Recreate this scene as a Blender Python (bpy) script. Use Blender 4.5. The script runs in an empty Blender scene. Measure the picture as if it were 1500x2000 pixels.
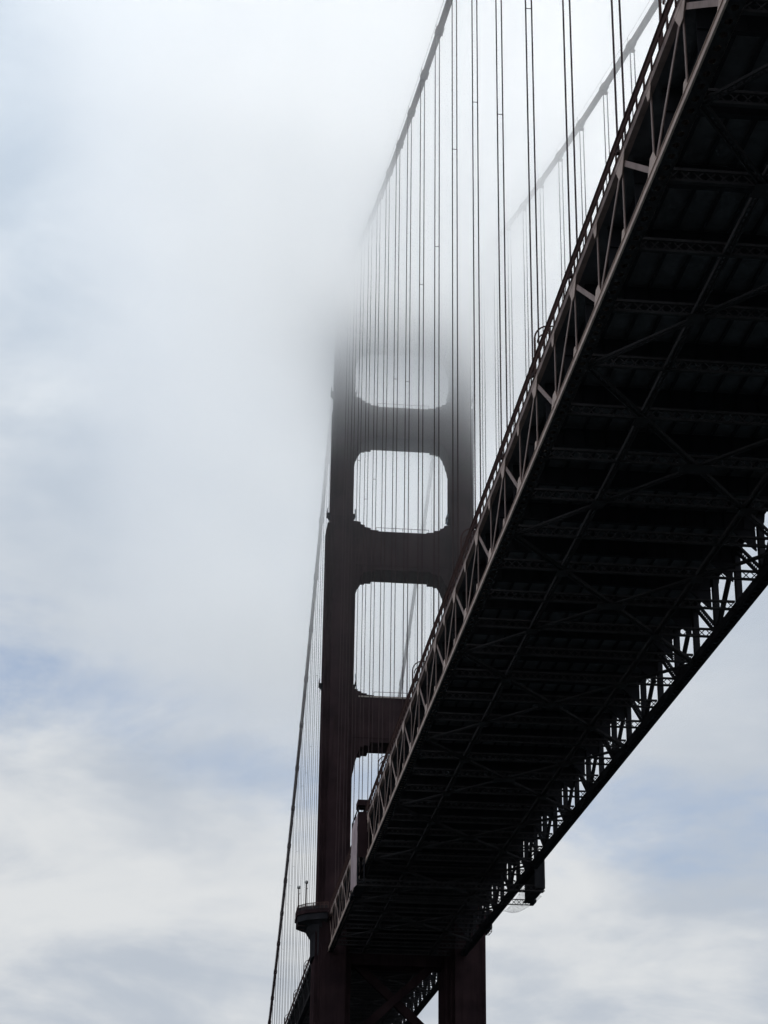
import bpy, math, random
from mathutils import Vector, Matrix
random.seed(7)
R = math.radians
scene = bpy.context.scene
col = scene.collection

# ------------------------------------------------------------------ camera
ZB = 71.5                                    # height of the bottom chord above the water
cam_d = bpy.data.cameras.new('camera')
cam_o = bpy.data.objects.new('camera', cam_d); col.objects.link(cam_o)
cam_d.sensor_fit = 'VERTICAL'; cam_d.sensor_height = 24.0
cam_d.lens = 24.0 * 3721.04 / 2000.0
cam_d.clip_start = 0.5; cam_d.clip_end = 60000
r_ = Vector((0.09984699, 0.99492423, 0.01250429))
u_ = Vector((0.38523266, -0.05024143, 0.92145081))
f_ = Vector((-0.91740197, 0.08718703, 0.38829376))
M = Matrix((r_, u_, -f_)).transposed().to_4x4()
M.translation = Vector((402.564, -41.477, ZB - 69.273))
cam_o.matrix_world = M
scene.camera = cam_o

# ------------------------------------------------------------------ sky, sun, exposure
SUN_EL, SUN_AZ = R(50), R(290)              # azimuth counted from +y towards +x
world = bpy.data.worlds.new('World'); scene.world = world; world.use_nodes = True
nt = world.node_tree; N = nt.nodes; L = nt.links; N.clear()
def nd(t, **kw):
    n = N.new(t)
    for k, v in kw.items(): setattr(n, k, v)
    return n
def math_(op, a, b=None, c=None, clamp=False):
    n = nd('ShaderNodeMath', operation=op, use_clamp=clamp)
    for i, v in enumerate((a, b, c)):
        if v is None: continue
        if isinstance(v, (int, float)): n.inputs[i].default_value = v
        else: L.new(v, n.inputs[i])
    return n.outputs[0]
def maprange(v, a, b, c=0.0, d=1.0, smooth=True):
    n = nd('ShaderNodeMapRange', interpolation_type='SMOOTHSTEP' if smooth else 'LINEAR')
    L.new(v, n.inputs[0])
    for i, x in enumerate((a, b, c, d)): n.inputs[i + 1].default_value = x
    return n.outputs[0]
def noise(vec, scale, detail, rough, dist=0.0):
    n = nd('ShaderNodeTexNoise'); L.new(vec, n.inputs['Vector'])
    n.inputs['Scale'].default_value = scale; n.inputs['Detail'].default_value = detail
    n.inputs['Roughness'].default_value = rough; n.inputs['Distortion'].default_value = dist
    return n.outputs[0]
def mixc(f, a, b):
    n = nd('ShaderNodeMix', data_type='RGBA')
    for s, v in ((n.inputs[0], f), (n.inputs[6], a), (n.inputs[7], b)):
        if hasattr(v, 'links'): L.new(v, s)
        elif isinstance(v, tuple): s.default_value = v
        else: s.default_value = v
    return n.outputs[2]
SKY_OFF = (5.3, 1.1, 2.7)
sky = nd('ShaderNodeTexSky', sky_type='NISHITA', sun_disc=False)
sky.sun_elevation = SUN_EL; sky.sun_rotation = SUN_AZ
tc = nd('ShaderNodeTexCoord')
sep = nd('ShaderNodeSeparateXYZ'); L.new(tc.outputs['Generated'], sep.inputs[0])
elev = math_('ARCSINE', sep.outputs[2])
den = math_('ADD', math_('MAXIMUM', sep.outputs[2], 0.0), 0.16)
comb = nd('ShaderNodeCombineXYZ')
L.new(math_('DIVIDE', sep.outputs[0], den), comb.inputs[0])
L.new(math_('DIVIDE', sep.outputs[1], den), comb.inputs[1])
comb.inputs[2].default_value = 3.1
big = noise(comb.outputs[0], 0.8, 3, 0.5, 0.3)
mid = noise(comb.outputs[0], 2.4, 6, 0.52, 0.4)
mpf = nd('ShaderNodeMapping'); L.new(tc.outputs['Generated'], mpf.inputs[0]); mpf.inputs[1].default_value = SKY_OFF; mpf.inputs[3].default_value = (1.0, 1.0, 2.2)
fine = noise(mpf.outputs[0], 4.2, 9, 0.62, 0.35)
# breaks in the cloud deck gather in a belt low over the horizon, all the way round
elt = math_('MULTIPLY_ADD', sep.outputs[1], 0.2, elev)
belt = math_('MULTIPLY', maprange(elt, 0.20, 0.275), maprange(elt, 0.285, 0.38, 1.0, 0.0))
gap = maprange(math_('MULTIPLY_ADD', belt, 0.30, fine), 0.64, 0.92)
mot = noise(mpf.outputs[0], 6.0, 8, 0.56, 0.5)
shade = math_('ADD', math_('ADD', math_('MULTIPLY', big, 0.30), math_('MULTIPLY', mid, 0.50)), math_('MULTIPLY', mot, 0.36))
lum = maprange(shade, 0.49, 0.67)
dull = math_('MULTIPLY', maprange(elt, 0.26, 0.31), maprange(elt, 0.34, 0.43, 1.0, 0.0))
lum = math_('MULTIPLY', lum, math_('MULTIPLY_ADD', dull, -0.55, 1.0))
hi = maprange(elev, 0.20, 0.70)            # an overcast sky brightens towards the zenith
zen = maprange(elev, 0.60, 1.25)
grey = mixc(hi, (5.0, 5.5, 6.2, 1), (5.7, 6.7, 7.9, 1))
white = mixc(hi, (7.3, 7.5, 7.65, 1), (7.9, 8.7, 9.6, 1))
cloud = mixc(zen, mixc(lum, grey, white), (9.4, 10.3, 11.2, 1))
blue = mixc(0.6, sky.outputs[0], (2.2, 3.2, 5.0, 1))
tot = mixc(math_('MULTIPLY', gap, 0.9), cloud, blue)
bg = nd('ShaderNodeBackground'); bg.inputs[1].default_value = 0.1
L.new(tot, bg.inputs[0])
wo = nd('ShaderNodeOutputWorld'); L.new(bg.outputs[0], wo.inputs[0])

sun_d = bpy.data.lights.new('sun', 'SUN'); sun_d.energy = 0.6; sun_d.angle = R(14); sun_d.color = (1.0, 0.95, 0.88)
sun_o = bpy.data.objects.new('sun', sun_d); col.objects.link(sun_o)
sd = Vector((math.sin(SUN_AZ) * math.cos(SUN_EL), math.cos(SUN_AZ) * math.cos(SUN_EL), math.sin(SUN_EL)))
sun_o.rotation_euler = sd.to_track_quat('Z', 'Y').to_euler()
sun_o.location = sd * 900

vs = scene.view_settings
vs.view_transform = 'Standard'; vs.look = 'None'; vs.exposure = 0.0; vs.gamma = 1.0; vs.use_curve_mapping = False
scene.render.engine = 'CYCLES'
cy = scene.cycles
cy.use_denoising = True
cy.max_bounces = 24; cy.diffuse_bounces = 3; cy.glossy_bounces = 2; cy.transparent_max_bounces = 12; cy.volume_bounces = 20
cy.volume_step_rate = 1.0; cy.volume_max_steps = 256
cy.use_adaptive_sampling = True; cy.adaptive_threshold = 0.015; cy.adaptive_min_samples = 16

# ------------------------------------------------------------------ materials
def steel(name, c1, c2, rough=0.6, scale=0.35, streak=0.25, rust=(0.05, 0.022, 0.015), bump=0.05, spec=0.0):
    m = bpy.data.materials.new(name); m.use_nodes = True
    n, l = m.node_tree.nodes, m.node_tree.links
    b = n['Principled BSDF']
    g = n.new('ShaderNodeNewGeometry')
    def nz(sc, det, vec_scale=None):
        t = n.new('ShaderNodeTexNoise'); t.inputs['Scale'].default_value = sc; t.inputs['Detail'].default_value = det
        if vec_scale:
            mp = n.new('ShaderNodeMapping'); mp.inputs[3].default_value = vec_scale
            l.new(g.outputs['Position'], mp.inputs[0]); l.new(mp.outputs[0], t.inputs[0])
        else: l.new(g.outputs['Position'], t.inputs[0])
        return t.outputs[0]
    def ramp(v, a, b_):
        t = n.new('ShaderNodeMapRange'); t.inputs[1].default_value = a; t.inputs[2].default_value = b_; l.new(v, t.inputs[0]); return t.outputs[0]
    def mix(f, a, b_):
        t = n.new('ShaderNodeMix'); t.data_type = 'RGBA'
        for s, v in ((t.inputs[0], f), (t.inputs[6], a), (t.inputs[7], b_)):
            if hasattr(v, 'links'): l.new(v, s)
            elif isinstance(v, tuple): s.default_value = (*v, 1)
            else: s.default_value = v
        return t.outputs[2]
    base = mix(ramp(nz(scale, 6), 0.3, 0.7), c1, c2)
    sf = n.new('ShaderNodeMath'); sf.operation = 'MULTIPLY'; sf.inputs[1].default_value = streak
    l.new(ramp(nz(1.0, 5, (1.6, 1.6, 0.12)), 0.52, 0.75), sf.inputs[0])
    l.new(mix(sf.outputs[0], base, rust), b.inputs['Base Color'])
    b.inputs['Roughness'].default_value = rough
    b.inputs['Specular IOR Level'].default_value = spec
    if bump:
        bp = n.new('ShaderNodeBump'); bp.inputs['Strength'].default_value = 0.35; bp.inputs['Distance'].default_value = bump
        l.new(nz(2.5, 4), bp.inputs['Height']); l.new(bp.outputs[0], b.inputs['Normal'])
    return m
M_TRUSS = steel('lit_truss_paint', (0.54, 0.405, 0.345), (0.38, 0.275, 0.235), 0.6, 0.5, 0.35, (0.18, 0.11, 0.09), spec=0.12)  # same paint as the tower; brighter light on it put into the colour
M_WEB = steel('lit_web_paint', (0.29, 0.205, 0.185), (0.19, 0.135, 0.12), 0.6, 0.5, 0.35, (0.12, 0.075, 0.065), spec=0.08)  # web tone between chord and tower; its light is put into the colour
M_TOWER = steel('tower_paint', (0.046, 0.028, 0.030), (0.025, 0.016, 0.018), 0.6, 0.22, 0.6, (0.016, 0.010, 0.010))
M_DARK = steel('shaded_steel', (0.036, 0.035, 0.039), (0.026, 0.025, 0.028), 0.8, 0.4, 0.3, (0.018, 0.014, 0.012))  # shade under the deck and on the far truss put into the colour
M_BRACE = steel('shaded_bracing_paint', (0.054, 0.050, 0.051), (0.038, 0.035, 0.036), 0.75, 0.5, 0.3, (0.026, 0.018, 0.016))  # deck-underside shade put into the colour, chord cover plates included
M_CABLE = steel('cable_wrap_paint', (0.10, 0.07, 0.075), (0.075, 0.052, 0.055), 0.6, 0.3, 0.2, bump=0.02)
M_ROPE = steel('rope_paint', (0.075, 0.055, 0.055), (0.055, 0.04, 0.04), 0.6, 0.3, 0.0, bump=0)
M_RAIL = steel('railing_paint', (0.09, 0.055, 0.05), (0.06, 0.04, 0.038), 0.6, 0.5, 0.2, bump=0)
M_PALE = steel('pale_sheet', (0.48, 0.38, 0.39), (0.36, 0.28, 0.29), 0.8, 0.6, 0.5, (0.12, 0.08, 0.08))
M_CONC = steel('deck_concrete', (0.110, 0.107, 0.112), (0.080, 0.078, 0.082), 0.9, 0.3, 0.3, (0.018, 0.018, 0.018))
M_PIER = steel('pier_concrete', (0.34, 0.32, 0.29), (0.26, 0.24, 0.22), 0.9, 0.2, 0.4, (0.12, 0.11, 0.09))
M_ASPH = steel('asphalt', (0.055, 0.055, 0.056), (0.04, 0.04, 0.042), 0.9, 1.5, 0.1)

def simple(name, c, rough=0.5, metal=0.0):
    m = bpy.data.materials.new(name); m.use_nodes = True; b = m.node_tree.nodes['Principled BSDF']
    b.inputs['Base Color'].default_value = (*c, 1); b.inputs['Roughness'].default_value = rough; b.inputs['Metallic'].default_value = metal
    return m
M_GLOBE = simple('frosted_lamp_glass', (0.35, 0.34, 0.32), 0.3)
M_LADDER = simple('galvanised_ladder', (0.42, 0.50, 0.58), 0.5)
M_COPING = steel('lit_coping_paint', (0.42, 0.36, 0.31), (0.32, 0.27, 0.24), 0.7, 0.6, 0.3, (0.15, 0.1, 0.08))  # lit top edge of the lowest strut, put into a pale colour

def net_material():
    m = bpy.data.materials.new('debris_net'); m.use_nodes = True; n, l = m.node_tree.nodes, m.node_tree.links
    b = n['Principled BSDF']; b.inputs['Base Color'].default_value = (0.55, 0.56, 0.55, 1); b.inputs['Roughness'].default_value = 0.9
    t = n.new('ShaderNodeTexNoise'); t.inputs['Scale'].default_value = 1.3; t.inputs['Detail'].default_value = 5
    g = n.new('ShaderNodeNewGeometry'); l.new(g.outputs['Position'], t.inputs[0])
    mr = n.new('ShaderNodeMapRange'); mr.inputs[1].default_value = 0.35; mr.inputs[2].default_value = 0.7; mr.inputs[3].default_value = 0.18; mr.inputs[4].default_value = 0.42
    l.new(t.outputs[0], mr.inputs[0]); l.new(mr.outputs[0], b.inputs['Alpha'])
    return m
M_NET = net_material()

def water_material():
    m = bpy.data.materials.new('sea_water'); m.use_nodes = True; n, l = m.node_tree.nodes, m.node_tree.links
    b = n['Principled BSDF']; b.inputs['Base Color'].default_value = (0.045, 0.060, 0.062, 1); b.inputs['Roughness'].default_value = 0.25
    b.inputs['IOR'].default_value = 1.33
    g = n.new('ShaderNodeNewGeometry'); t = n.new('ShaderNodeTexNoise'); t.inputs['Scale'].default_value = 0.25; t.inputs['Detail'].default_value = 6
    l.new(g.outputs['Position'], t.inputs[0]); bp = n.new('ShaderNodeBump'); bp.inputs['Strength'].default_value = 0.8; bp.inputs['Distance'].default_value = 0.8
    l.new(t.outputs[0], bp.inputs['Height']); l.new(bp.outputs[0], b.inputs['Normal'])
    return m
M_WATER = water_material()

# ------------------------------------------------------------------ mesh helpers
class MB:
    def __init__(s): s.v = []; s.f = []
    def poly(s, pts, faces):
        o = len(s.v); s.v += [tuple(p) for p in pts]; s.f += [tuple(i + o for i in f) for f in faces]; return s
    def box(s, x0, x1, y0, y1, z0, z1):
        return s.poly([(x0, y0, z0), (x1, y0, z0), (x1, y1, z0), (x0, y1, z0), (x0, y0, z1), (x1, y0, z1), (x1, y1, z1), (x0, y1, z1)],
                      [(0, 3, 2, 1), (4, 5, 6, 7), (0, 1, 5, 4), (1, 2, 6, 5), (2, 3, 7, 6), (3, 0, 4, 7)])
    def beam(s, a, b, w, h, side=(0, 1, 0)):
        a, b = Vector(a), Vector(b); d = (b - a).normalized(); sv = Vector(side)
        sv = (sv - d * sv.dot(d)).normalized(); n = d.cross(sv)
        P = []
        for c in (a, b):
            for i, j in ((-1, -1), (1, -1), (1, 1), (-1, 1)): P.append(c + sv * (w / 2 * i) + n * (h / 2 * j))
        return s.poly(P, [(0, 1, 2, 3), (7, 6, 5, 4), (0, 4, 5, 1), (1, 5, 6, 2), (2, 6, 7, 3), (3, 7, 4, 0)])
    def tube(s, pts, rad, seg=8, cap=True):
        pts = [Vector(p) for p in pts]; o = len(s.v); n = len(pts)
        rads = rad if isinstance(rad, (list, tuple)) else [rad] * n
        ref = None
        for i, p in enumerate(pts):
            d = (pts[min(i + 1, n - 1)] - pts[max(i - 1, 0)]).normalized()
            if ref is None: ref = Vector((0, 1, 0)) if abs(d.y) < 0.9 else Vector((1, 0, 0))
            a = (ref - d * ref.dot(d)).normalized(); b = d.cross(a); ref = a
            for k in range(seg):
                t = 2 * math.pi * k / seg; s.v.append(tuple(p + (a * math.cos(t) + b * math.sin(t)) * rads[i]))
        for i in range(n - 1):
            for k in range(seg):
                q = (k + 1) % seg
                s.f.append((o + i * seg + k, o + i * seg + q, o + (i + 1) * seg + q, o + (i + 1) * seg + k))
        if cap:
            s.f.append(tuple(o + k for k in range(seg))[::-1]); s.f.append(tuple(o + (n - 1) * seg + k for k in range(seg)))
        return s
    def prism_yz(s, pts, x0, x1):      # pts (y,z) outline, extruded along x
        n = len(pts); P = [(x0, y, z) for y, z in pts] + [(x1, y, z) for y, z in pts]
        return s.poly(P, [tuple(range(n))[::-1], tuple(range(n, 2 * n))] + [(i, (i + 1) % n, n + (i + 1) % n, n + i) for i in range(n)])
    def prism_xy(s, pts, z0, z1, pts1=None):
        pts1 = pts1 or pts; n = len(pts); P = [(x, y, z0) for x, y in pts] + [(x, y, z1) for x, y in pts1]
        return s.poly(P, [tuple(range(n))[::-1], tuple(range(n, 2 * n))] + [(i, (i + 1) % n, n + (i + 1) % n, n + i) for i in range(n)])
    def mesh(s, name, mat, smooth=False):
        me = bpy.data.meshes.new(name); me.from_pydata(s.v, [], s.f); me.materials.append(mat); me.update()
        if smooth: me.polygons.foreach_set('use_smooth', [True] * len(me.polygons))
        return me
def link(name, me, parent=None, loc=(0, 0, 0)):
    o = bpy.data.objects.new(name, me); col.objects.link(o); o.location = loc
    if parent: o.parent = parent
    return o
def thing(name, label, cat, loc=(0, 0, 0), group=None):
    o = bpy.data.objects.new(name, None); col.objects.link(o); o.location = loc; o.empty_display_size = 2
    return tag(o, label, cat, group)
def tag(o, label, cat, group=None):
    o['label'] = label; o['category'] = cat
    if group: o['group'] = group
    return o

# ------------------------------------------------------------------ water
wm = MB().poly([(-20000, -20000, 0), (20000, -20000, 0), (20000, 20000, 0), (-20000, 20000, 0)], [(0, 1, 2, 3)]).mesh('water', M_WATER)
w = link('water', wm); w['kind'] = 'structure'

# ------------------------------------------------------------------ dimensions of the bridge (x along it, towards the camera; tower at x = 0)
P = 8.843                                     # panel length
X0 = 315.87                                   # panel point 0
H = 13.72                                     # half distance between the two trusses
ZT, ZC = 6.95, -0.30                          # centre lines of top and bottom chord above ZB
def px(p): return X0 - P * p
NEAR = list(range(-9, 36))                    # panel points of the main span, near the camera -> tower front (35)
FAR_N = 40
XF = -6.5
def pf(p): return XF - P * p                  # panel points of the span behind the tower

def oval_plate(w_, l_, holes, t=0.03):
    """plate lying in xy with oval hand holes, centred on x, from x=-l/2 to l/2"""
    b = MB(); cw = l_ / holes; K = 12
    for h in range(holes):
        cx = -l_ / 2 + cw * (h + 0.5)
        rx, ry = cw * 0.24, w_ * 0.24
        inn = []; out = []
        for k in range(K):
            a = 2 * math.pi * (k + 0.5) / K; c, s = math.cos(a), math.sin(a)
            inn.append((cx + rx * c, ry * s))
            m = min(cw / 2 / max(abs(c), 1e-6), w_ / 2 / max(abs(s), 1e-6)); out.append((cx + m * c, m * s))
        P_ = [(x, y, 0) for x, y in inn] + [(x, y, 0) for x, y in out]
        b.poly(P_, [(k, (k + 1) % K, K + (k + 1) % K, K + k) for k in range(K)])
        for sx in (-1, 1):
            for sy in (-1, 1):
                cs = [q for q in out if (q[0] - cx) * sx > 0 and q[1] * sy > 0]
                e1 = max(cs, key=lambda q: abs(q[0] - cx) * 10 - abs(q[1])); e2 = max(cs, key=lambda q: abs(q[1]) * 10 - abs(q[0] - cx))
                # the corner cells
                b.poly([(e1[0], e1[1], 0), (cx + sx * cw / 2, sy * w_ / 2, 0), (e2[0], e2[1], 0)], [(0, 1, 2)])
    return b

def laced_member(a, b, gap, flange, depth, step, bar, lace_dir):
    """two flanges `gap` apart along lace_dir; returns (flange mesh builder, lacing mesh builder)"""
    a, b = Vector(a), Vector(b); d = (b - a).normalized(); g = Vector(lace_dir); g = (g - d * g.dot(d)).normalized()
    n = d.cross(g); fl, la = MB(), MB(); ln = (b - a).length
    for s in (-1, 1): fl.beam(a + g * s * gap / 2, b + g * s * gap / 2, flange, depth, g)
    c = max(2, int(ln / step))
    for i in range(c):
        t0, t1 = ln * i / c, ln * (i + 1) / c
        la.beam(a + d * t0 + g * gap / 2, a + d * t1 - g * gap / 2, bar, 0.03, g)
        la.beam(a + d * t0 - g * gap / 2 + n * 0.035, a + d * t1 + g * gap / 2 + n * 0.035, bar, 0.03, g)
    return fl, la

# ------------------------------------------------------------------ stiffening trusses
def build_truss(name, label, y, pts_x, outward, laced, parity, mat, mat_dark, mat_web):
    """pts_x: x of the panel points, walking away from the camera. Diagonals: bottom of even points, top of odd ones."""
    t = thing(name, label, 'truss', (0, y, ZB))
    xa, xb = pts_x[0], pts_x[-1]
    # chords: two webs and a cover
    o_ = outward
    def yb(mb, xb_, xa_, y0, y1, z0, z1): return mb.box(xb_, xa_, min(o_ * y0, o_ * y1), max(o_ * y0, o_ * y1), z0, z1)
    tcm = MB(); yb(tcm, xb, xa, 0.02, 0.42, ZT - 0.42, ZT + 0.34); yb(tcm, xb, xa, -0.1, 0.50, ZT + 0.34, ZT + 0.38); yb(tcm, xb, xa, 0.42, 0.47, ZT - 0.42, ZT - 0.36)
    link('top_chord', tcm.mesh('top_chord', mat_web), t)
    b = MB()
    yb(b, xb, xa, 0.42, 0.50, ZC - 0.44, ZC + 0.46)
    yb(b, xb, xa, -0.50, -0.42, ZC - 0.44, ZC + 0.46)
    yb(b, xb, xa, -0.52, 0.52, ZC + 0.462, ZC + 0.50)
    yb(b, xb, xa, 0.50, 0.64, ZC - 0.46, ZC - 0.42)                                # outstanding flange angle
    yb(b, xb, xa, 0.50, 0.56, ZC + 0.36, ZC + 0.40)
    bc = link('bottom_chord', b.mesh('bottom_chord', mat), t)
    pl = oval_plate(0.98, abs(pts_x[1] - pts_x[0]), 7).mesh('cover_plate', mat_dark)
    n = len(pts_x)
    for i in range(n - 1):
        link('cover_plate', pl, bc, ((pts_x[i] + pts_x[i + 1]) / 2, 0, ZC - 0.455))
    # web members
    zt, zc = ZT - 0.38, ZC + 0.42
    yo = 0.30 * o_                            # web plane, close to the outer faces of the chords
    vm = MB()
    if laced: vm.box(-0.36, 0.36, -0.32, 0.32, zc, zt)
    else: vm.box(-0.14, 0.14, yo - 0.025, yo + 0.025, zc, zt); vm.box(-0.02, 0.02, min(yo, yo - 0.1 * o_), max(yo, yo - 0.1 * o_), zc, zt)
    vme = vm.mesh('vertical', mat_web)
    def diag(a, b_):
        if laced:
            f, l_ = laced_member(a, b_, 0.70, 0.26, 0.30, 0.72, 0.13, (b_[2] - a[2], 0, -(b_[0] - a[0])))
            return f.mesh('diagonal', mat_web), l_.mesh('lacing', mat_web)
        m_ = MB().beam((a[0], yo, a[2]), (b_[0], yo, b_[2]), 0.42, 0.07, (b_[2] - a[2], 0, -(b_[0] - a[0])))
        return m_.mesh('diagonal', mat_web), None
    up = diag((0, 0, zc), (-P, 0, zt)); dn = diag((0, 0, zt), (-P, 0, zc))
    # gusset plates on the outer face
    gb = MB(); gt = MB(); yy = o_ * (0.44 if not laced else 0.40)
    o1 = [(-1.5, zc - 0.35), (1.5, zc - 0.35), (1.3, zc + 0.12), (0.42, zc + 1.25), (-0.42, zc + 1.25), (-1.3, zc + 0.12)]
    o2 = [(-0.8, zc - 0.35), (0.8, zc - 0.35), (0.6, zc + 0.1), (0.24, zc + 0.85), (-0.24, zc + 0.85), (-0.6, zc + 0.1)]
    k = len(o1)
    for mb, oo in ((gb, o1), (gt, o2)):
        mb.poly([(x, yy - 0.025, z) for x, z in oo] + [(x, yy + 0.025, z) for x, z in oo],
                [tuple(range(k)), tuple(range(k, 2 * k))[::-1]] + [(i, k + i, k + (i + 1) % k, (i + 1) % k) for i in range(k)])
    big_, small = gb.mesh('gusset_plate', mat), gt.mesh('gusset_plate', mat)
    def flip(me, nm):
        m2 = me.copy()
        for v in m2.vertices: v.co.z = (zt + zc) - v.co.z
        m2.flip_normals(); m2.name = nm; return m2
    bigt, smallt = flip(big_, 'gusset_plate'), flip(small, 'gusset_plate')
    for i in range(n):
        x = pts_x[i]; even = (i + parity) % 2 == 0
        link('vertical', vme, t, (x, 0, 0))
        link('gusset_plate', big_ if even else small, t, (x, 0, 0))
        link('gusset_plate', smallt if even else bigt, t, (x, 0, 0))
        if i < n - 1:
            dm, lm_ = up if even else dn
            d = link('diagonal', dm, t, (x, 0, 0))
            if lm_: link('lacing', lm_, d)
    return t
near_x = [px(p) for p in NEAR]
far_x = [pf(p) for p in range(FAR_N)]
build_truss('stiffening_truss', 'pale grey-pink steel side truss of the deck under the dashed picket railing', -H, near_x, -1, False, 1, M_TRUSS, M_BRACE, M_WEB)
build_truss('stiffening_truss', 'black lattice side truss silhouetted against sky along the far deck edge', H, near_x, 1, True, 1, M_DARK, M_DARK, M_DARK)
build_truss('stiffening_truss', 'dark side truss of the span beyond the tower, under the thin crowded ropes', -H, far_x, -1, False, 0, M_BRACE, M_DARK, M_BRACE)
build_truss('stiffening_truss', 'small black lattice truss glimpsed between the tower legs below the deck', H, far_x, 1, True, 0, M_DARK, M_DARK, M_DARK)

# ------------------------------------------------------------------ lower lateral bracing
def build_bracing(label, pts, off):
    t = thing('lateral_bracing', label, 'bracing', (0, 0, ZB - 0.55))
    zl = 0.0; yi = H - 0.5
    f, l_ = laced_member((0, -yi, 0.48), (0, yi, 0.48), 0.85, 0.20, 0.34, 0.85, 0.10, (0, 0, 1))
    fm, lm_ = f.mesh('strut', M_BRACE), l_.mesh('lacing', M_BRACE)
    def xb(sx):
        return laced_member((0, -yi, -0.02), (-4 * P, yi, -0.02), 0.42, 0.14, 0.30, 0.6, 0.08, (1, 1, 0)) if sx > 0 else \
            laced_member((0, yi, -0.09), (-4 * P, -yi, -0.09), 0.42, 0.14, 0.20, 0.6, 0.08, (1, -1, 0))
    d1 = [m.mesh(n, M_BRACE) for m, n in zip(xb(1), ('diagonal_brace', 'lacing'))]
    d2 = [m.mesh(n, M_BRACE) for m, n in zip(xb(-1), ('diagonal_brace', 'lacing'))]
    g = MB().prism_xy([(-0.75, -1.5), (0.75, -1.5), (1.0, -0.7), (1.0, 0.7), (0.75, 1.5), (-0.75, 1.5), (-1.0, 0.7), (-1.0, -0.7)], -0.30, -0.27).mesh('gusset_plate', M_BRACE)
    g2 = MB().prism_xy([(-0.8, -0.6), (0.8, -0.6), (0.9, 0), (0.8, 0.6), (-0.8, 0.6), (-0.9, 0)], -0.30, -0.27).mesh('gusset_plate', M_BRACE)
    n = len(pts)
    for i, x in enumerate(pts):
        s = link('strut', fm, t, (x, 0, 0)); link('lacing', lm_, s)
        ph = (i + off) % 4
        if ph == 0 and i + 4 < n:
            for m in (d1, d2):
                d = link('diagonal_brace', m[0], t, (x, 0, 0)); link('lacing', m[1], d)
            link('gusset_plate', g, t, (pts[i + 2], 0, 0))
        if ph in (1, 3) and i < n:
            for s_ in (-1, 1): link('gusset_plate', g2, t, (x, s_ * H * 0.5, 0))
    for s_ in (-1, 1):
        f2, l2 = laced_member((pts[0], s_ * H * 0.5, 0.15), (pts[-1], s_ * H * 0.5, 0.15), 0.42, 0.13, 0.36, 0.7, 0.07, (0, 1, 0))
        lg = link('walkway_girder', f2.mesh('walkway_girder', M_BRACE), t); link('lacing', l2.mesh('lacing', M_BRACE), lg)
    return t
# crossings of the X bracing at panel points 7, 11, 15 ... of the main span
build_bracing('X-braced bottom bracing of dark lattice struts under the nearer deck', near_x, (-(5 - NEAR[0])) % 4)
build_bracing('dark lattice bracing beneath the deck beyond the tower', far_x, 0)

# ------------------------------------------------------------------ deck
def build_deck(label, xs, x1):
    t = thing('road_deck', label, 'bridge deck', (0, 0, ZB))
    xa, xb = x1, xs[-1]
    link('slab', MB().box(xb, xa, -13.70, 13.70, 6.95, 7.2).mesh('slab', M_CONC), t)
    link('roadway', MB().box(xb, xa, -9.2, 9.2, 7.2, 7.26).mesh('roadway', M_ASPH), t)
    sw = MB().box(xb, xa, 9.6, 13.24, 7.205, 7.42).mesh('sidewalk', M_CONC)
    link('sidewalk', sw, t); link('sidewalk', sw, t, (0, -22.84, 0))
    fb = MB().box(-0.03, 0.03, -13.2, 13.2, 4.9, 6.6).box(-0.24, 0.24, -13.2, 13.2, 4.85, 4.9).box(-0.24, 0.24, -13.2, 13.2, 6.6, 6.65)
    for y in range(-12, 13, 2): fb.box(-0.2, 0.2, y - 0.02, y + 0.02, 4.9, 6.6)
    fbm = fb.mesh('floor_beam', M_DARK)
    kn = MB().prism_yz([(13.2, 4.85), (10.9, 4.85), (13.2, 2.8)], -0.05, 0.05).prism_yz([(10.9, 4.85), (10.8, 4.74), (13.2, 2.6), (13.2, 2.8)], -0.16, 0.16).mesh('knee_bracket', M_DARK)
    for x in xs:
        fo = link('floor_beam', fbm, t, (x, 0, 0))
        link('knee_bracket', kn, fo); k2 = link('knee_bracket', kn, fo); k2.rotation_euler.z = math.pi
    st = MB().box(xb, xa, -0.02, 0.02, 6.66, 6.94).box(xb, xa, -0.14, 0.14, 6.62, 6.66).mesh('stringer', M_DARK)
    for k in range(13): link('stringer', st, t, (0, -12 + 2 * k, 0))
    return t
build_deck('dark underside of the long road deck filling the sky overhead', near_x, near_x[0])
build_deck('dark road deck continuing beyond the tower', far_x, 6.4 - P * 0.0)

# ------------------------------------------------------------------ railings
def build_railing(label, y, x0, x1, step, pick):
    t = thing('guard_railing', label, 'railing', (0, y, ZB))
    a, b = min(x0, x1), max(x0, x1)
    link('handrail', MB().box(a, b, -0.09, 0.09, 8.36, 8.48).mesh('handrail', M_RAIL), t)
    link('bottom_rail', MB().box(a, b, -0.06, 0.06, 7.66, 7.76).mesh('bottom_rail', M_RAIL), t)
    pm = MB().box(-0.07, 0.07, -0.06, 0.06, 6.7, 8.36).mesh('post', M_RAIL)
    n = int((b - a) / step)
    for i in range(n + 1): link('post', pm, t, (a + i * (b - a) / n, 0, 0))
    mb = MB(); k = int((b - a) / pick)
    for i in range(k):
        x = a + (i + 0.5) * (b - a) / k; mb.box(x - 0.03, x + 0.03, -0.02, 0.02, 7.75, 8.37)
    p = link('pickets', mb.mesh('pickets', M_RAIL), t); p['kind'] = 'stuff'
RAIL_END = 12.0
build_railing('dark picket railing edging the walkway above the pale truss', -14.38, RAIL_END, near_x[0], P / 4, 0.16)
build_railing('picket railing edging the walkway above the black lattice truss', 14.38, RAIL_END, near_x[0], P / 2, 0.3)
build_railing('picket railing along the walkway beyond the tower balcony', -14.38, -12.0, far_x[-1], P / 2, 0.3)

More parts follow.
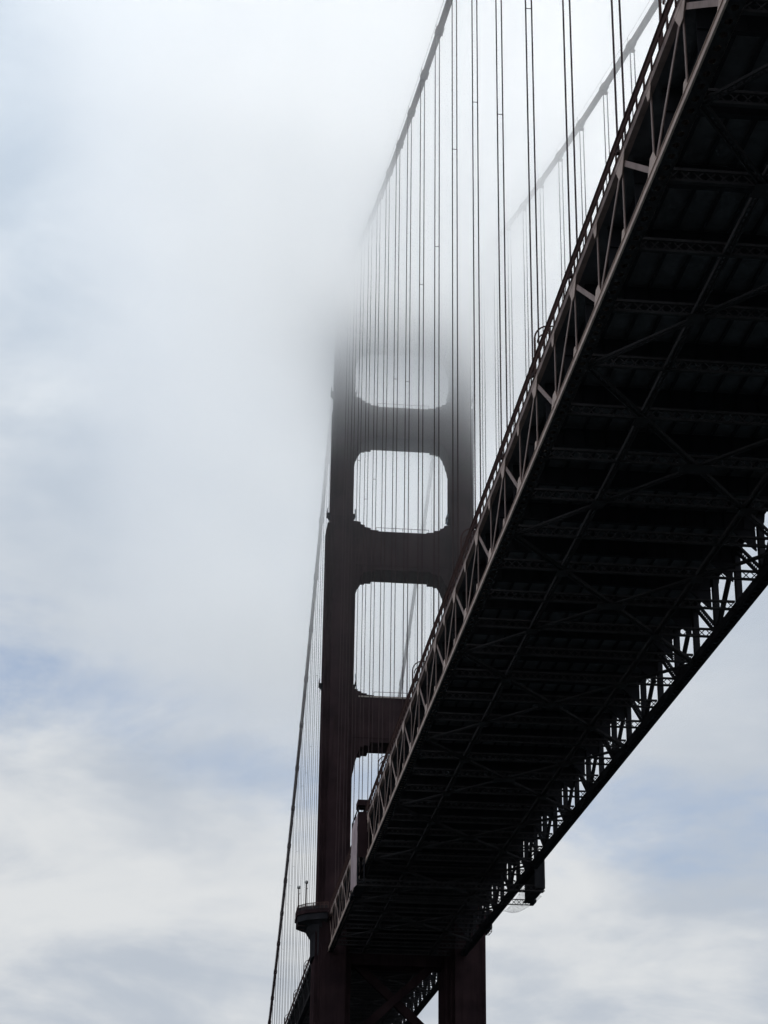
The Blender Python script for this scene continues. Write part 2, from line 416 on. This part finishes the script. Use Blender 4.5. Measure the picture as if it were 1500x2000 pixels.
# ------------------------------------------------------------------ main cables
def zc_near(x): return 162.4 - 0.4185 * x + 0.00035 * x * x
def zc_far(x): d = -x; return 162.4 - 0.600 * d + 0.00047 * d * d
def zcab(x): return zc_near(x) if x >= 0 else zc_far(x)
sus_near = [px(2 * k + 1) for k in range(-3, 17)]
sus_far = [-12.0 - 17.686 * k for k in range(19)]
def build_cable(label, y):
    t = thing('main_cable', label, 'cable', (0, y, ZB))
    xs = [x for x in range(-350, 421, 5)]
    link('cable_strand', MB().tube([(x, 0, zcab(x) - (2.2 * math.exp(-(x / 4.0) ** 2))) for x in xs], 0.46, 12).mesh('cable_strand', M_CABLE, True), t)
    for s in (-1, 1):
        link('hand_rope', MB().tube([(x, s * 0.45, zcab(x) + 1.25) for x in xs], 0.022, 4).mesh('hand_rope', M_ROPE), t)
    for x in sus_near + sus_far:
        if abs(x) < 4: continue
        sl = (zcab(x + 1) - zcab(x - 1)) / 2; d = Vector((1, 0, sl)).normalized()
        b = MB().tube([-d * 1.05, -d * 0.95, d * 0.95, d * 1.05], [0.50, 0.60, 0.60, 0.50], 12)
        for s in (-1, 1):
            b.tube([(0, s * 0.42, 0.25), (0, s * 0.36, -0.75)], 0.12, 6)
        for q in (-0.7, -0.25, 0.25, 0.7): b.beam(d * q + Vector((0, -0.62, 0)), d * q + Vector((0, 0.62, 0)), 0.1, 0.1, (0, 0, 1))
        bo = link('cable_band', b.mesh('cable_band', M_CABLE), t, (x, 0, zcab(x)))
        link('hand_rope_stanchion', MB().beam((0, -0.45, 0), (0, -0.45, 1.27), 0.05, 0.05, (1, 0, 0)).mesh('hand_rope_stanchion', M_ROPE), bo)
    return t
build_cable('thick main cable sloping out of the fog above the pale truss', -H)
build_cable('fog-greyed main cable crossing the sky behind the other ropes', H)

# ------------------------------------------------------------------ suspenders
unit_rope = MB().tube([(0, 0, 0), (0, 0, 1)], 0.05, 6).mesh('rope', M_ROPE, True)
collar = MB().box(-0.04, 0.04, -0.31, 0.31, -0.02, 0.02).mesh('spacer_clamp', M_ROPE)
socket = MB().tube([(0, 0, 0), (0, 0, 0.25), (0, 0, 0.9)], [0.13, 0.13, 0.07], 8).mesh('socket', M_ROPE)
saddle = MB().box(-0.26, 0.26, -0.40, 0.40, -0.1, 0.1).mesh('rope_saddle', M_CABLE)
def suspender(x, y, label, group, four):
    zb = ZT + 0.35; zt = zcab(x) - 0.55
    t = thing('suspender', label, 'suspender', (x, y, ZB + zb), group)
    ln = zt - zb
    for sy in (-1, 1):
        for sx in ((-1, 1) if four else (0,)):
            o = link('rope', unit_rope, t, (0.12 * sx, 0.29 * sy, 0)); o.scale = (1, 1, ln)
            if four: link('socket', socket, t, (0.12 * sx, 0.29 * sy, 0))
    link('rope_saddle', saddle, t, (0, 0, ln - 0.5))
    if ln > 30:
        link('spacer_clamp', collar, t, (0, 0, ln * random.uniform(0.5, 0.7)))
ORD = ['first', 'second', 'third', 'fourth', 'fifth', 'sixth', 'seventh', 'eighth', 'ninth', 'tenth', 'eleventh', 'twelfth', 'thirteenth', 'fourteenth', 'fifteenth', 'sixteenth', 'seventeenth', 'eighteenth', 'nineteenth', 'twentieth']
for i, x in enumerate(sorted(sus_near)):
    if x < 320: suspender(x, -H - 0.28, 'taut dark rope pair rising from the pale truss, %s counted from the tower' % ORD[i], 'ropes over the pale truss', True)
    if x < 240: suspender(x, H + 0.12, 'thin rope pair of the fog-greyed cable behind the deck, %s counted from the tower' % ORD[i], 'ropes of the fog-greyed cable', True)
for i, x in enumerate(sus_far):
    suspender(x, -H - 0.12, 'thin rope pair beyond the tower beside its outer leg, %s counted from the tower' % ORD[i], 'crowded ropes beyond the tower', False)
    suspender(x, H + 0.12, 'faint rope pair beyond the tower seen through its openings, %s counted from the tower' % ORD[i], 'ropes beyond the portal openings', False)

# ------------------------------------------------------------------ tower
def build_tower():
    t = thing('suspension_tower', 'tall art deco bridge tower with stepped legs and portal struts fading into fog', 'bridge tower', (0, 0.3, ZB))
    YL = 13.4
    tiers = [(-66, 6, 8.0, 2.5, 6.0, 3.75), (6, 97, 6.5, 1.95, 4.2, 3.30), (97, 127.8, 5.6, 1.75, 3.8, 2.50), (127.8, 160, 5.0, 1.65, 3.5, 2.30)]
    for s in (-1, 1):
        core = MB(); inner = MB(); outer = MB(); mid = MB()
        for z0, z1, hx, cw, wx, ww in tiers:
            if s > 0 and z0 < 0: ww += 0.45
            core.box(-hx, hx, -cw, cw, z0, z1)
            m = (cw + ww) / 2 - 0.1
            mid.box(-(hx + wx) / 2, (hx + wx) / 2, -m, m, z0, z1 - 0.4)
            for mb, sg in ((inner, -s), (outer, s)):
                y0, y1 = sorted((sg * (m - 0.02), sg * ww)); mb.box(-wx, wx, y0, y1, z0, z1 - 0.9)
        leg = link('leg', core.mesh('leg', M_TOWER), t, (0, s * YL + (0.8 if s > 0 else 0), 0))
        link('corner_step', mid.mesh('corner_step', M_TOWER), leg)
        link('inner_wing', inner.mesh('inner_wing', M_TOWER), leg)
        link('outer_wing', outer.mesh('outer_wing', M_TOWER), leg)
        # seam bands between plates
        for z in range(14, 158, 12):
            hx, cw = next((a[2], a[3]) for a in tiers if a[0] <= z < a[1])
            link('splice_band', MB().box(-hx - 0.03, hx + 0.03, -cw - 0.03, cw + 0.03, z, z + 0.5).mesh('splice_band', M_TOWER), leg)
        for zc_, ww, wx in ((58.7, 3.3, 5.0), (99.5, 2.5, 4.3), (130.5, 2.3, 3.9)):
            for sg in (-1, 1):
                pf_ = MB()
                pf_.box(-1.6, 1.6, min(sg * ww, sg * (ww + 0.75)), max(sg * ww, sg * (ww + 0.75)), zc_, zc_ + 0.12)
                pf_.prism_xy([(-0.9, sg * ww), (0.9, sg * ww), (0.9, sg * (ww + 0.1)), (-0.9, sg * (ww + 0.1))], zc_ - 1.0, zc_, [(-1.2, sg * ww), (1.2, sg * ww), (1.2, sg * (ww + 0.7)), (-1.2, sg * (ww + 0.7))])
                for x in (-1.55, -0.5, 0.5, 1.55): pf_.box(x - 0.06, x + 0.06, sg * (ww + 0.7) - 0.05, sg * (ww + 0.7) + 0.05, zc_ + 0.1, zc_ + 1.3)
                for z in (0.6, 1.2): pf_.box(-1.6, 1.6, sg * (ww + 0.7) - 0.04, sg * (ww + 0.7) + 0.04, zc_ + z, zc_ + z + 0.1)
                link('inspection_platform', pf_.mesh('inspection_platform', M_DARK), leg)
        for zc_, ww in ((55.2, 3.3), (94.6, 2.5)):
            ld = MB()
            for q in (-0.28, 0.28): ld.beam((1.2 + q, -s * (ww + 1.25), zc_), (1.2 + q, -s * (ww + 0.55), zc_ + 6.2), 0.09, 0.09)
            for k in range(13):
                f = k / 12; yy = -s * (ww + 1.25 - 0.7 * f); ld.box(0.92, 1.48, yy - 0.04, yy + 0.04, zc_ + 6.2 * f - 0.04, zc_ + 6.2 * f + 0.04)
            link('access_ladder', ld.mesh('access_ladder', M_LADDER), leg)
    # portal struts: (z bottom, z top, x half depth, inner half width, haunch below (w,h), haunch above (w,h))
    lower = [(0, 1), (0.07, 0.74), (0.10, 0.74), (0.17, 0.50), (0.20, 0.50), (0.29, 0.30), (0.32, 0.30), (0.45, 0.13), (0.66, 0.13), (0.66, 0.085), (1, 0.085), (1, 0)]
    upper = [(0, 1), (0.22, 0.92), (0.22, 0.68), (0.40, 0.60), (0.40, 0.40), (0.66, 0.32), (0.66, 0.14), (1, 0.10), (1, 0)]
    struts = [(45.0, 55.5, 4.4, 10.6, (3.9, 8.8), (4.6, 1.5)), (85.3, 94.6, 4.0, 10.7, (4.2, 6.4), (5.2, 2.3)),
              (118.3, 126.2, 3.6, 11.2, (4.2, 6.2), (5.4, 2.2)), (143.5, 158.5, 3.3, 11.3, (4.0, 5.5), (0.5, 0.3))]
    for k, (z0, z1, hx, yi, (lw, lh), (uw, uh)) in enumerate(struts):
        bot = [(-yi + lw * a, z0 - lh * b) for a, b in lower]; top = [(-yi + uw * a, z1 + uh * b) for a, b in upper]
        left_b = [(-yi - 1.2, bot[0][1])] + bot; left_t = [(-yi - 1.2, top[0][1])] + top
        out = left_b + [(-y, z) for y, z in reversed(left_b)] + [(-y, z) for y, z in left_t] + list(reversed(left_t))
        st = link('portal_strut', MB().prism_yz(out, -hx, hx).mesh('portal_strut', M_TOWER), t, (0, 0.4, 0))
        for sx in (-1, 1):
            xx0, xx1 = sorted((sx * hx, sx * (hx + 0.22)))
            link('ledge', MB().box(xx0, xx1, -yi + 0.2, yi - 0.2, z0 + 0.9, z0 + 1.25).mesh('ledge', M_TOWER), st)
            if k == 0:
                link('coping', MB().box(xx0, xx1, -yi + 1.2, yi - 1.2, z1 - 0.42, z1 - 0.12).mesh('coping', M_COPING), st)
            for j in range(-4, 5):
                y = j * 2.3
                link('pilaster', MB().box(min(sx * hx, sx * (hx + 0.16)), max(sx * hx, sx * (hx + 0.16)), y - 0.35, y + 0.35, z0 + 1.26, z1 - 0.7).mesh('pilaster', M_TOWER), st)
        rl = MB()
        for y in range(-6, 7, 2): rl.box(hx - 0.3, hx - 0.22, y - 0.04, y + 0.04, z1, z1 + 1.0)
        rl.box(hx - 0.3, hx - 0.22, -6, 6, z1 + 0.95, z1 + 1.03)
        link('strut_rail', rl.mesh('strut_rail', M_RAIL), st)
    # below the deck: X bracing
    zs = [0.5, -18.5, -41, -64]
    for k in range(3):
        for s in (-1, 1):
            link('cross_brace', MB().beam((s * 0.6, -10.5, zs[k]), (s * 0.6, 10.5, zs[k + 1]), 1.5, 1.7, (1, 0, 0)).mesh('cross_brace', M_TOWER), t) if s < 0 else \
                link('cross_brace', MB().beam((s * 0.6, 10.5, zs[k]), (s * 0.6, -10.5, zs[k + 1]), 1.45, 1.65, (1, 0, 0)).mesh('cross_brace', M_TOWER), t)
    for z in zs[1:3]:
        link('cross_strut', MB().box(-2.2, 2.2, -10.2, 10.2, z - 1.1, z + 1.1).mesh('cross_strut', M_TOWER), t)
    link('cross_strut', MB().box(-3.2, 3.2, -10.2, 10.2, -2.4, 0.2).mesh('cross_strut', M_TOWER), t)
    sd_ = MB().box(-3.4, 3.4, -2.2, 2.2, 160, 163.6).mesh('cable_saddle_housing', M_TOWER)
    for s in (-1, 1): link('cable_saddle_housing', sd_, t, (0, s * YL, 0))
    return t
build_tower()
pier = MB()
def oct_(a, b, c): return [(-a, -b + c), (-a + c, -b), (a - c, -b), (a, -b + c), (a, b - c), (a - c, b), (-a + c, b), (-a, b - c)]
pier.prism_xy(oct_(17, 29, 8), -6, 3.2); pier.prism_xy(oct_(14, 25, 6), 3.2, 5.6)
pm_ = link('tower_pier', pier.mesh('tower_pier', M_PIER)); tag(pm_, 'concrete pier rising from the water under the bridge tower', 'pier')

# ------------------------------------------------------------------ walkway balconies round the tower legs
def build_balcony(label, s):
    t = thing('walkway_balcony', label, 'balcony', (0, 0, ZB + 0.6))
    def plan(k, yo): return [(9.6 * k, s * 14.6), (9.0 * k, s * (16.0 + 0.2)), (7.0 * k, s * (16.4 + (yo - 16.4) * 0.62)), (4.2 * k, s * yo), (-4.2 * k, s * yo), (-7.0 * k, s * (16.4 + (yo - 16.4) * 0.62)), (-9.0 * k, s * 16.2), (-9.6 * k, s * 14.6)]
    link('floor', MB().prism_xy(plan(1, 20.7), 6.55, 7.3).mesh('floor', M_TOWER), t)
    fa = MB().prism_xy(plan(0.96, 20.45), 5.2, 6.55)
    link('fascia', fa.mesh('fascia', M_DARK), t)
    b = MB().prism_xy(plan(0.80, 18.6), 4.5, 5.2, plan(0.92, 20.2)); b.prism_xy(plan(0.72, 17.5), 2.9, 4.5, plan(0.8, 18.5)); b.prism_xy(plan(0.70, 17.35), -1.8, 2.9, plan(0.72, 17.45))
    link('bracket', b.mesh('bracket', M_DARK), t)
    pts = plan(1, 20.55); seg = []
    hr = MB()
    for a, c in zip(pts[:-1], pts[1:]):
        for z, h in ((8.55, 0.12), (8.0, 0.08)): hr.beam((*a, z), (*c, z), h, 0.12, (0, 0, 1))
        link('parapet_panel', MB().beam((*a, 7.62), (*c, 7.62), 0.62, 0.05, (0, 0, 1)).mesh('parapet_panel', M_DARK), t)
        ln = math.dist(a, c); n = max(2, int(ln / 1.6))
        for i in range(n):
            f = i / n; link('post', MB().box(-0.08, 0.08, -0.08, 0.08, 7.3, 8.6).mesh('post', M_RAIL), t, (a[0] + (c[0] - a[0]) * f, a[1] + (c[1] - a[1]) * f, 0))
        n = int(ln / 0.17)
        for i in range(n):
            f = (i + .5) / n; x, y = a[0] + (c[0] - a[0]) * f, a[1] + (c[1] - a[1]) * f; hr.box(x - 0.03, x + 0.03, y - 0.03, y + 0.03, 7.3, 8.55)
    link('handrail', hr.mesh('handrail', M_RAIL), t)
    cr = MB()
    for a in ((3.5,), (-0.5,)):
        x = a[0]; cr.beam((x, s * 20.4, 6.6), (x, s * 20.4, 4.6), 0.12, 0.12, (1, 0, 0)); cr.beam((x, s * 20.4, 4.62), (x, s * 18.0, 4.62), 0.1, 0.1, (1, 0, 0))
    cr.box(-0.5, 3.5, s * 20.4 - 0.05, s * 20.4 + 0.05, 4.57, 4.67)
    link('hanging_cradle', cr.mesh('hanging_cradle', M_RAIL), t)
build_balcony('dark bracketed walkway balcony jutting round the tower leg beside open sky', -1)
build_balcony('walkway balcony round the tower leg behind the black lattice truss', 1)
def globe_lamp(x, y, h, label):
    t = thing('globe_lamp', label, 'lamp', (x, y, ZB + 7.9))
    link('post', MB().tube([(0, 0, 0), (0, 0, 0.6), (0, 0, 0.65), (0, 0, h)], [0.20, 0.17, 0.13, 0.11], 8).mesh('post', M_RAIL), t)
    g = MB(); pts = []; rr = []
    for k in range(9):
        a = math.pi * k / 8; pts.append((0, 0, h + 0.36 - 0.40 * math.cos(a))); rr.append(max(0.02, 0.40 * math.sin(a)))
    link('globe', g.tube(pts, rr, 12).mesh('globe', M_GLOBE, True), t)
    link('bracket_arm', MB().beam((0, 0, h - 1.2), (0.5, 0.3, h - 0.95), 0.06, 0.06, (0, 0, 1)).mesh('bracket_arm', M_RAIL), t)
globe_lamp(2.2, -20.35, 5.2, 'slim post with round globe at the outer corner of the balcony rail')
globe_lamp(1.0, -18.7, 6.6, 'taller slim globe post between the balcony corner post and tower leg')

# ------------------------------------------------------------------ roadway lamps
lp_post = MB().tube([(0, 0, 0), (0, 0, 0.8), (0, 0, 0.85), (0, 0, 6.5)], [0.24, 0.2, 0.14, 0.10], 8).mesh('post', M_RAIL)
def arc(r, h): return [(0, 2.6 * (1 - math.cos(a)) / 1.0 * r * 0.42 if False else r * (1 - math.cos(a)), h + r * math.sin(a)) for a in [math.pi / 2 * k / 8 for k in range(9)]]
lp_arm = MB().tube([(0, y, z) for _, y, z in arc(1.4, 6.4)] + [(0, 2.5, 7.76)], 0.08, 6).mesh('upper_arm', M_RAIL)
lp_arm2 = MB().tube([(0, y + 0.25, z) for _, y, z in arc(1.05, 6.0)] + [(0, 2.3, 7.02)], 0.07, 6).mesh('lower_arm', M_RAIL)
lp_tie = MB().beam((0, 1.5, 7.04), (0, 1.5, 7.78), 0.07, 0.07, (1, 0, 0)).mesh('arm_tie', M_RAIL)
lp_head = MB().prism_xy([(-0.28, 2.2), (0.28, 2.2), (0.24, 3.3), (-0.24, 3.3)], 7.3, 7.82, [(-0.18, 2.2), (0.18, 2.2), (0.12, 3.2), (-0.12, 3.2)]).mesh('lamp_head', M_RAIL)
lp_lens = MB().prism_xy([(-0.22, 2.35), (0.22, 2.35), (0.2, 3.15), (-0.2, 3.15)], 7.22, 7.298).mesh('lens', M_GLOBE)
def street_lamp(x, label, group):
    t = thing('street_lamp', label, 'street lamp', (x, -13.15, ZB + 7.42), group)
    link('post', lp_post, t); link('upper_arm', lp_arm, t); link('lower_arm', lp_arm2, t); link('arm_tie', lp_tie, t)
    h = link('lamp_head', lp_head, t); link('lens', lp_lens, h)
for i, x in enumerate((100.5, 150.0, 199.4, 249.0, 298.5)):
    street_lamp(x, 'dark post with two curved arms above the pale truss, %s counted from the tower' % ORD[i], 'roadway lamps on the nearer span')
for i, x in enumerate((-48.0, -97.0, -146.0, -195.0, -244.0)):
    street_lamp(x, 'small curved-arm lamp on the deck beyond the tower, %s counted from the tower' % ORD[i], 'roadway lamps beyond the tower')

# ------------------------------------------------------------------ maintenance traveller slung under the deck
def build_traveller():
    t = thing('maintenance_traveller', 'maintenance gantry wrapped round the deck edges with pale curved side sheet', 'gantry', (86, 0, ZB))
    for s in (-1, 1):
        yo, yi = s * 15.55, s * 14.45
        fr = MB()
        for x in (-6, 0, 6):
            for y in (yo, yi): fr.beam((x, y, -3.9), (x, y, 8.7), 0.22, 0.22, (1, 0, 0))
        for z in (-3.8, -0.6, 2.6, 5.6, 8.6):
            for y in (yo, yi): fr.beam((-6, y, z), (6, y, z), 0.16, 0.16, (0, 0, 1))
            for x in (-6, 6): fr.beam((x, yo, z), (x, yi, z), 0.14, 0.14, (0, 0, 1))
        for z0, z1 in ((-3.8, -0.6), (-0.6, 2.6), (2.6, 5.6)):
            for xa in (-6, 0): fr.beam((xa, yi, z0), (xa + 6, yi, z1), 0.1, 0.1, (0, 1, 0))
        link('side_frame', fr.mesh('side_frame', M_DARK), t)
        # outer sheet bellies outwards a little and is creased
        sh = MB(); NX, NZ = 10, 16; P_ = []
        z_lo, z_hi = (-3.4, 7.6) if s < 0 else (-3.9, 2.2)
        for j in range(NZ + 1):
            v = j / NZ
            for i in range(NX + 1):
                u = i / NX
                zz = z_lo + (z_hi - z_lo) * v - (1 - v) ** 3 * 1.4 * (u - 0.3) * (1 if s < 0 else 0)
                P_.append((-6 + 12 * u, s * (15.68 + 0.32 * math.sin(math.pi * v) * math.sin(math.pi * u) + random.uniform(-0.03, 0.03)), zz))
        W = NX + 1
        o = link('side_sheet', sh.poly(P_, [(j * W + i, j * W + i + 1, (j + 1) * W + i + 1, (j + 1) * W + i) for j in range(NZ) for i in range(NX)]).mesh('side_sheet', M_PALE if s < 0 else M_DARK, True), t)
        link('end_panel', MB().box(6.12, 6.2, min(yo, s * 13.9), max(yo, s * 13.9), 0.2 if s < 0 else -3.9, 7.8 if s < 0 else 2.2).mesh('end_panel', M_TOWER if s < 0 else M_DARK), t)
        link('cab', MB().box(3.4, 6.9, min(s * 15.75, s * 13.7), max(s * 15.75, s * 13.7), 8.75, 9.7).mesh('cab', M_TOWER), t)
        link('floor_panel', MB().box(-6, 6, min(yo, s * 13.9), max(yo, s * 13.9), -4.06, -3.98).mesh('floor_panel', M_DARK), t)
        if s > 0: link('side_panel', MB().box(-6, 6, 14.30, 14.36, -3.95, -0.9).mesh('side_panel', M_DARK), t)
        link('bumper', MB().box(-6.4, -3.0, min(s * 15.8, s * 15.2), max(s * 15.8, s * 15.2), -4.4, -3.95).mesh('bumper', M_DARK), t)
    for x in (-6, 6):
        f, l_ = laced_member((x, -15.6, -3.9), (x, 15.6, -3.9), 0.9, 0.14, 0.16, 0.9, 0.09, (0, 0, 1))
        b = link('cross_beam', f.mesh('cross_beam', M_BRACE), t); link('lacing', l_.mesh('lacing', M_BRACE), b)
    pl = MB().box(5.0, 6.3, -0.42, 0.42, -4.50, -4.44).mesh('plank', M_BRACE)
    for k in range(34): link('plank', pl, t, (0, -15.0 + k * 0.91, 0))
build_traveller()
# sagging debris net hung outside the far truss between gantry and tower
nm = MB(); NX, NY = 24, 10; P_ = []
for j in range(NY + 1):
    v = j / NY
    for i in range(NX + 1):
        u = i / NX
        wv = 4 * u * (1 - u)
        P_.append((79.5 - 22 * u, 14.0 + 3.4 * v * (1 - 0.55 * u), -1.1 - 1.5 * wv * (0.3 + 0.7 * math.sin(math.pi * min(v * 0.8 + 0.1, 1))) - 1.6 * v * (1 - u)))
W = NX + 1
no = link('debris_net', nm.poly(P_, [(j * W + i, j * W + i + 1, (j + 1) * W + i + 1, (j + 1) * W + i) for j in range(NY) for i in range(NX)]).mesh('debris_net', M_NET, True), None, (0, 0, ZB))
tag(no, 'pale sagging debris net hung outside the lattice truss beside the gantry', 'net')

# ------------------------------------------------------------------ the fog bank drifting over the tower
def fog():
    x0, x1, y0, y1, z0, z1 = -230, 290, -88, 115, 22, 166
    o = link('fog_bank', MB().box(x0, x1, y0, y1, z0, z1).mesh('fog_bank', bpy.data.materials.new('fog')), None, (0, 0, ZB))
    o['kind'] = 'stuff'; o['label'] = 'soft bank of fog swallowing the top of the tower'; o['category'] = 'fog'
    m = o.data.materials[0]; m.use_nodes = True; n, l = m.node_tree.nodes, m.node_tree.links; n.clear()
    def mt(op, a, b=None, c=None, clamp=False):
        q = n.new('ShaderNodeMath'); q.operation = op; q.use_clamp = clamp
        for i, v in enumerate((a, b, c)):
            if v is None: continue
            if isinstance(v, (int, float)): q.inputs[i].default_value = v
            else: l.new(v, q.inputs[i])
        return q.outputs[0]
    def mr(v, a, b, c=0.0, d=1.0, s=True):
        q = n.new('ShaderNodeMapRange'); q.interpolation_type = 'SMOOTHSTEP' if s else 'LINEAR'; l.new(v, q.inputs[0])
        for i, x in enumerate((a, b, c, d)): q.inputs[i + 1].default_value = x
        return q.outputs[0]
    tcn = n.new('ShaderNodeTexCoord'); sp = n.new('ShaderNodeSeparateXYZ'); l.new(tcn.outputs['Object'], sp.inputs[0])
    X, Y, Z = sp.outputs
    nz = n.new('ShaderNodeTexNoise'); nz.inputs['Scale'].default_value = 0.016; nz.inputs['Detail'].default_value = 3
    l.new(tcn.outputs['Object'], nz.inputs['Vector'])
    h = mt('ADD', Z, mr(X, 0, 240, 0, 34, False))
    h = mt('ADD', h, mr(X, -20, -130, 0, 25, False))
    h = mt('ADD', h, mr(Y, -60, 26, -12, 3, False))
    nw = n.new('ShaderNodeTexNoise'); nw.inputs['Scale'].default_value = 0.05; nw.inputs['Detail'].default_value = 4; nw.inputs['Distortion'].default_value = 0.6
    mp = n.new('ShaderNodeMapping'); mp.inputs[3].default_value = (1.0, 1.0, 0.6); l.new(tcn.outputs['Object'], mp.inputs[0]); l.new(mp.outputs[0], nw.inputs['Vector'])
    h = mt('ADD', h, mt('MULTIPLY_ADD', nw.outputs[0], 22, -11))
    h = mt('ADD', h, mt('MULTIPLY_ADD', nz.outputs[0], 26, -15))
    d = mt('POWER', mr(h, 95, 144, 0, 1, False), 2.2)
    d = mt('MULTIPLY', d, mr(h, 146, 160, 1, 0))
    d = mt('MULTIPLY_ADD', mr(h, 22, 95, 0, 1, False), 0.004, d)
    edge = mt('MULTIPLY', mt('MULTIPLY', mr(X, x0, x0 + 120), mr(X, x1 - 60, x1, 1, 0)), mt('MULTIPLY', mr(Y, y0, y0 + 66), mr(Y, y1 - 75, y1, 1, 0)))
    edge = mt('MULTIPLY', edge, mr(Z, z1 - 14, z1, 1, 0))
    d = mt('MULTIPLY', mt('MULTIPLY', d, edge), 0.115)
    v = n.new('ShaderNodeVolumePrincipled'); v.inputs['Color'].default_value = (1.0, 1.0, 1.0, 1); v.inputs['Anisotropy'].default_value = 0.86
    l.new(d, v.inputs['Density'])
    out = n.new('ShaderNodeOutputMaterial'); l.new(v.outputs[0], out.inputs['Volume'])
    try: m.cycles.volume_step_rate = 1.5
    except Exception: pass
    return o
fog()
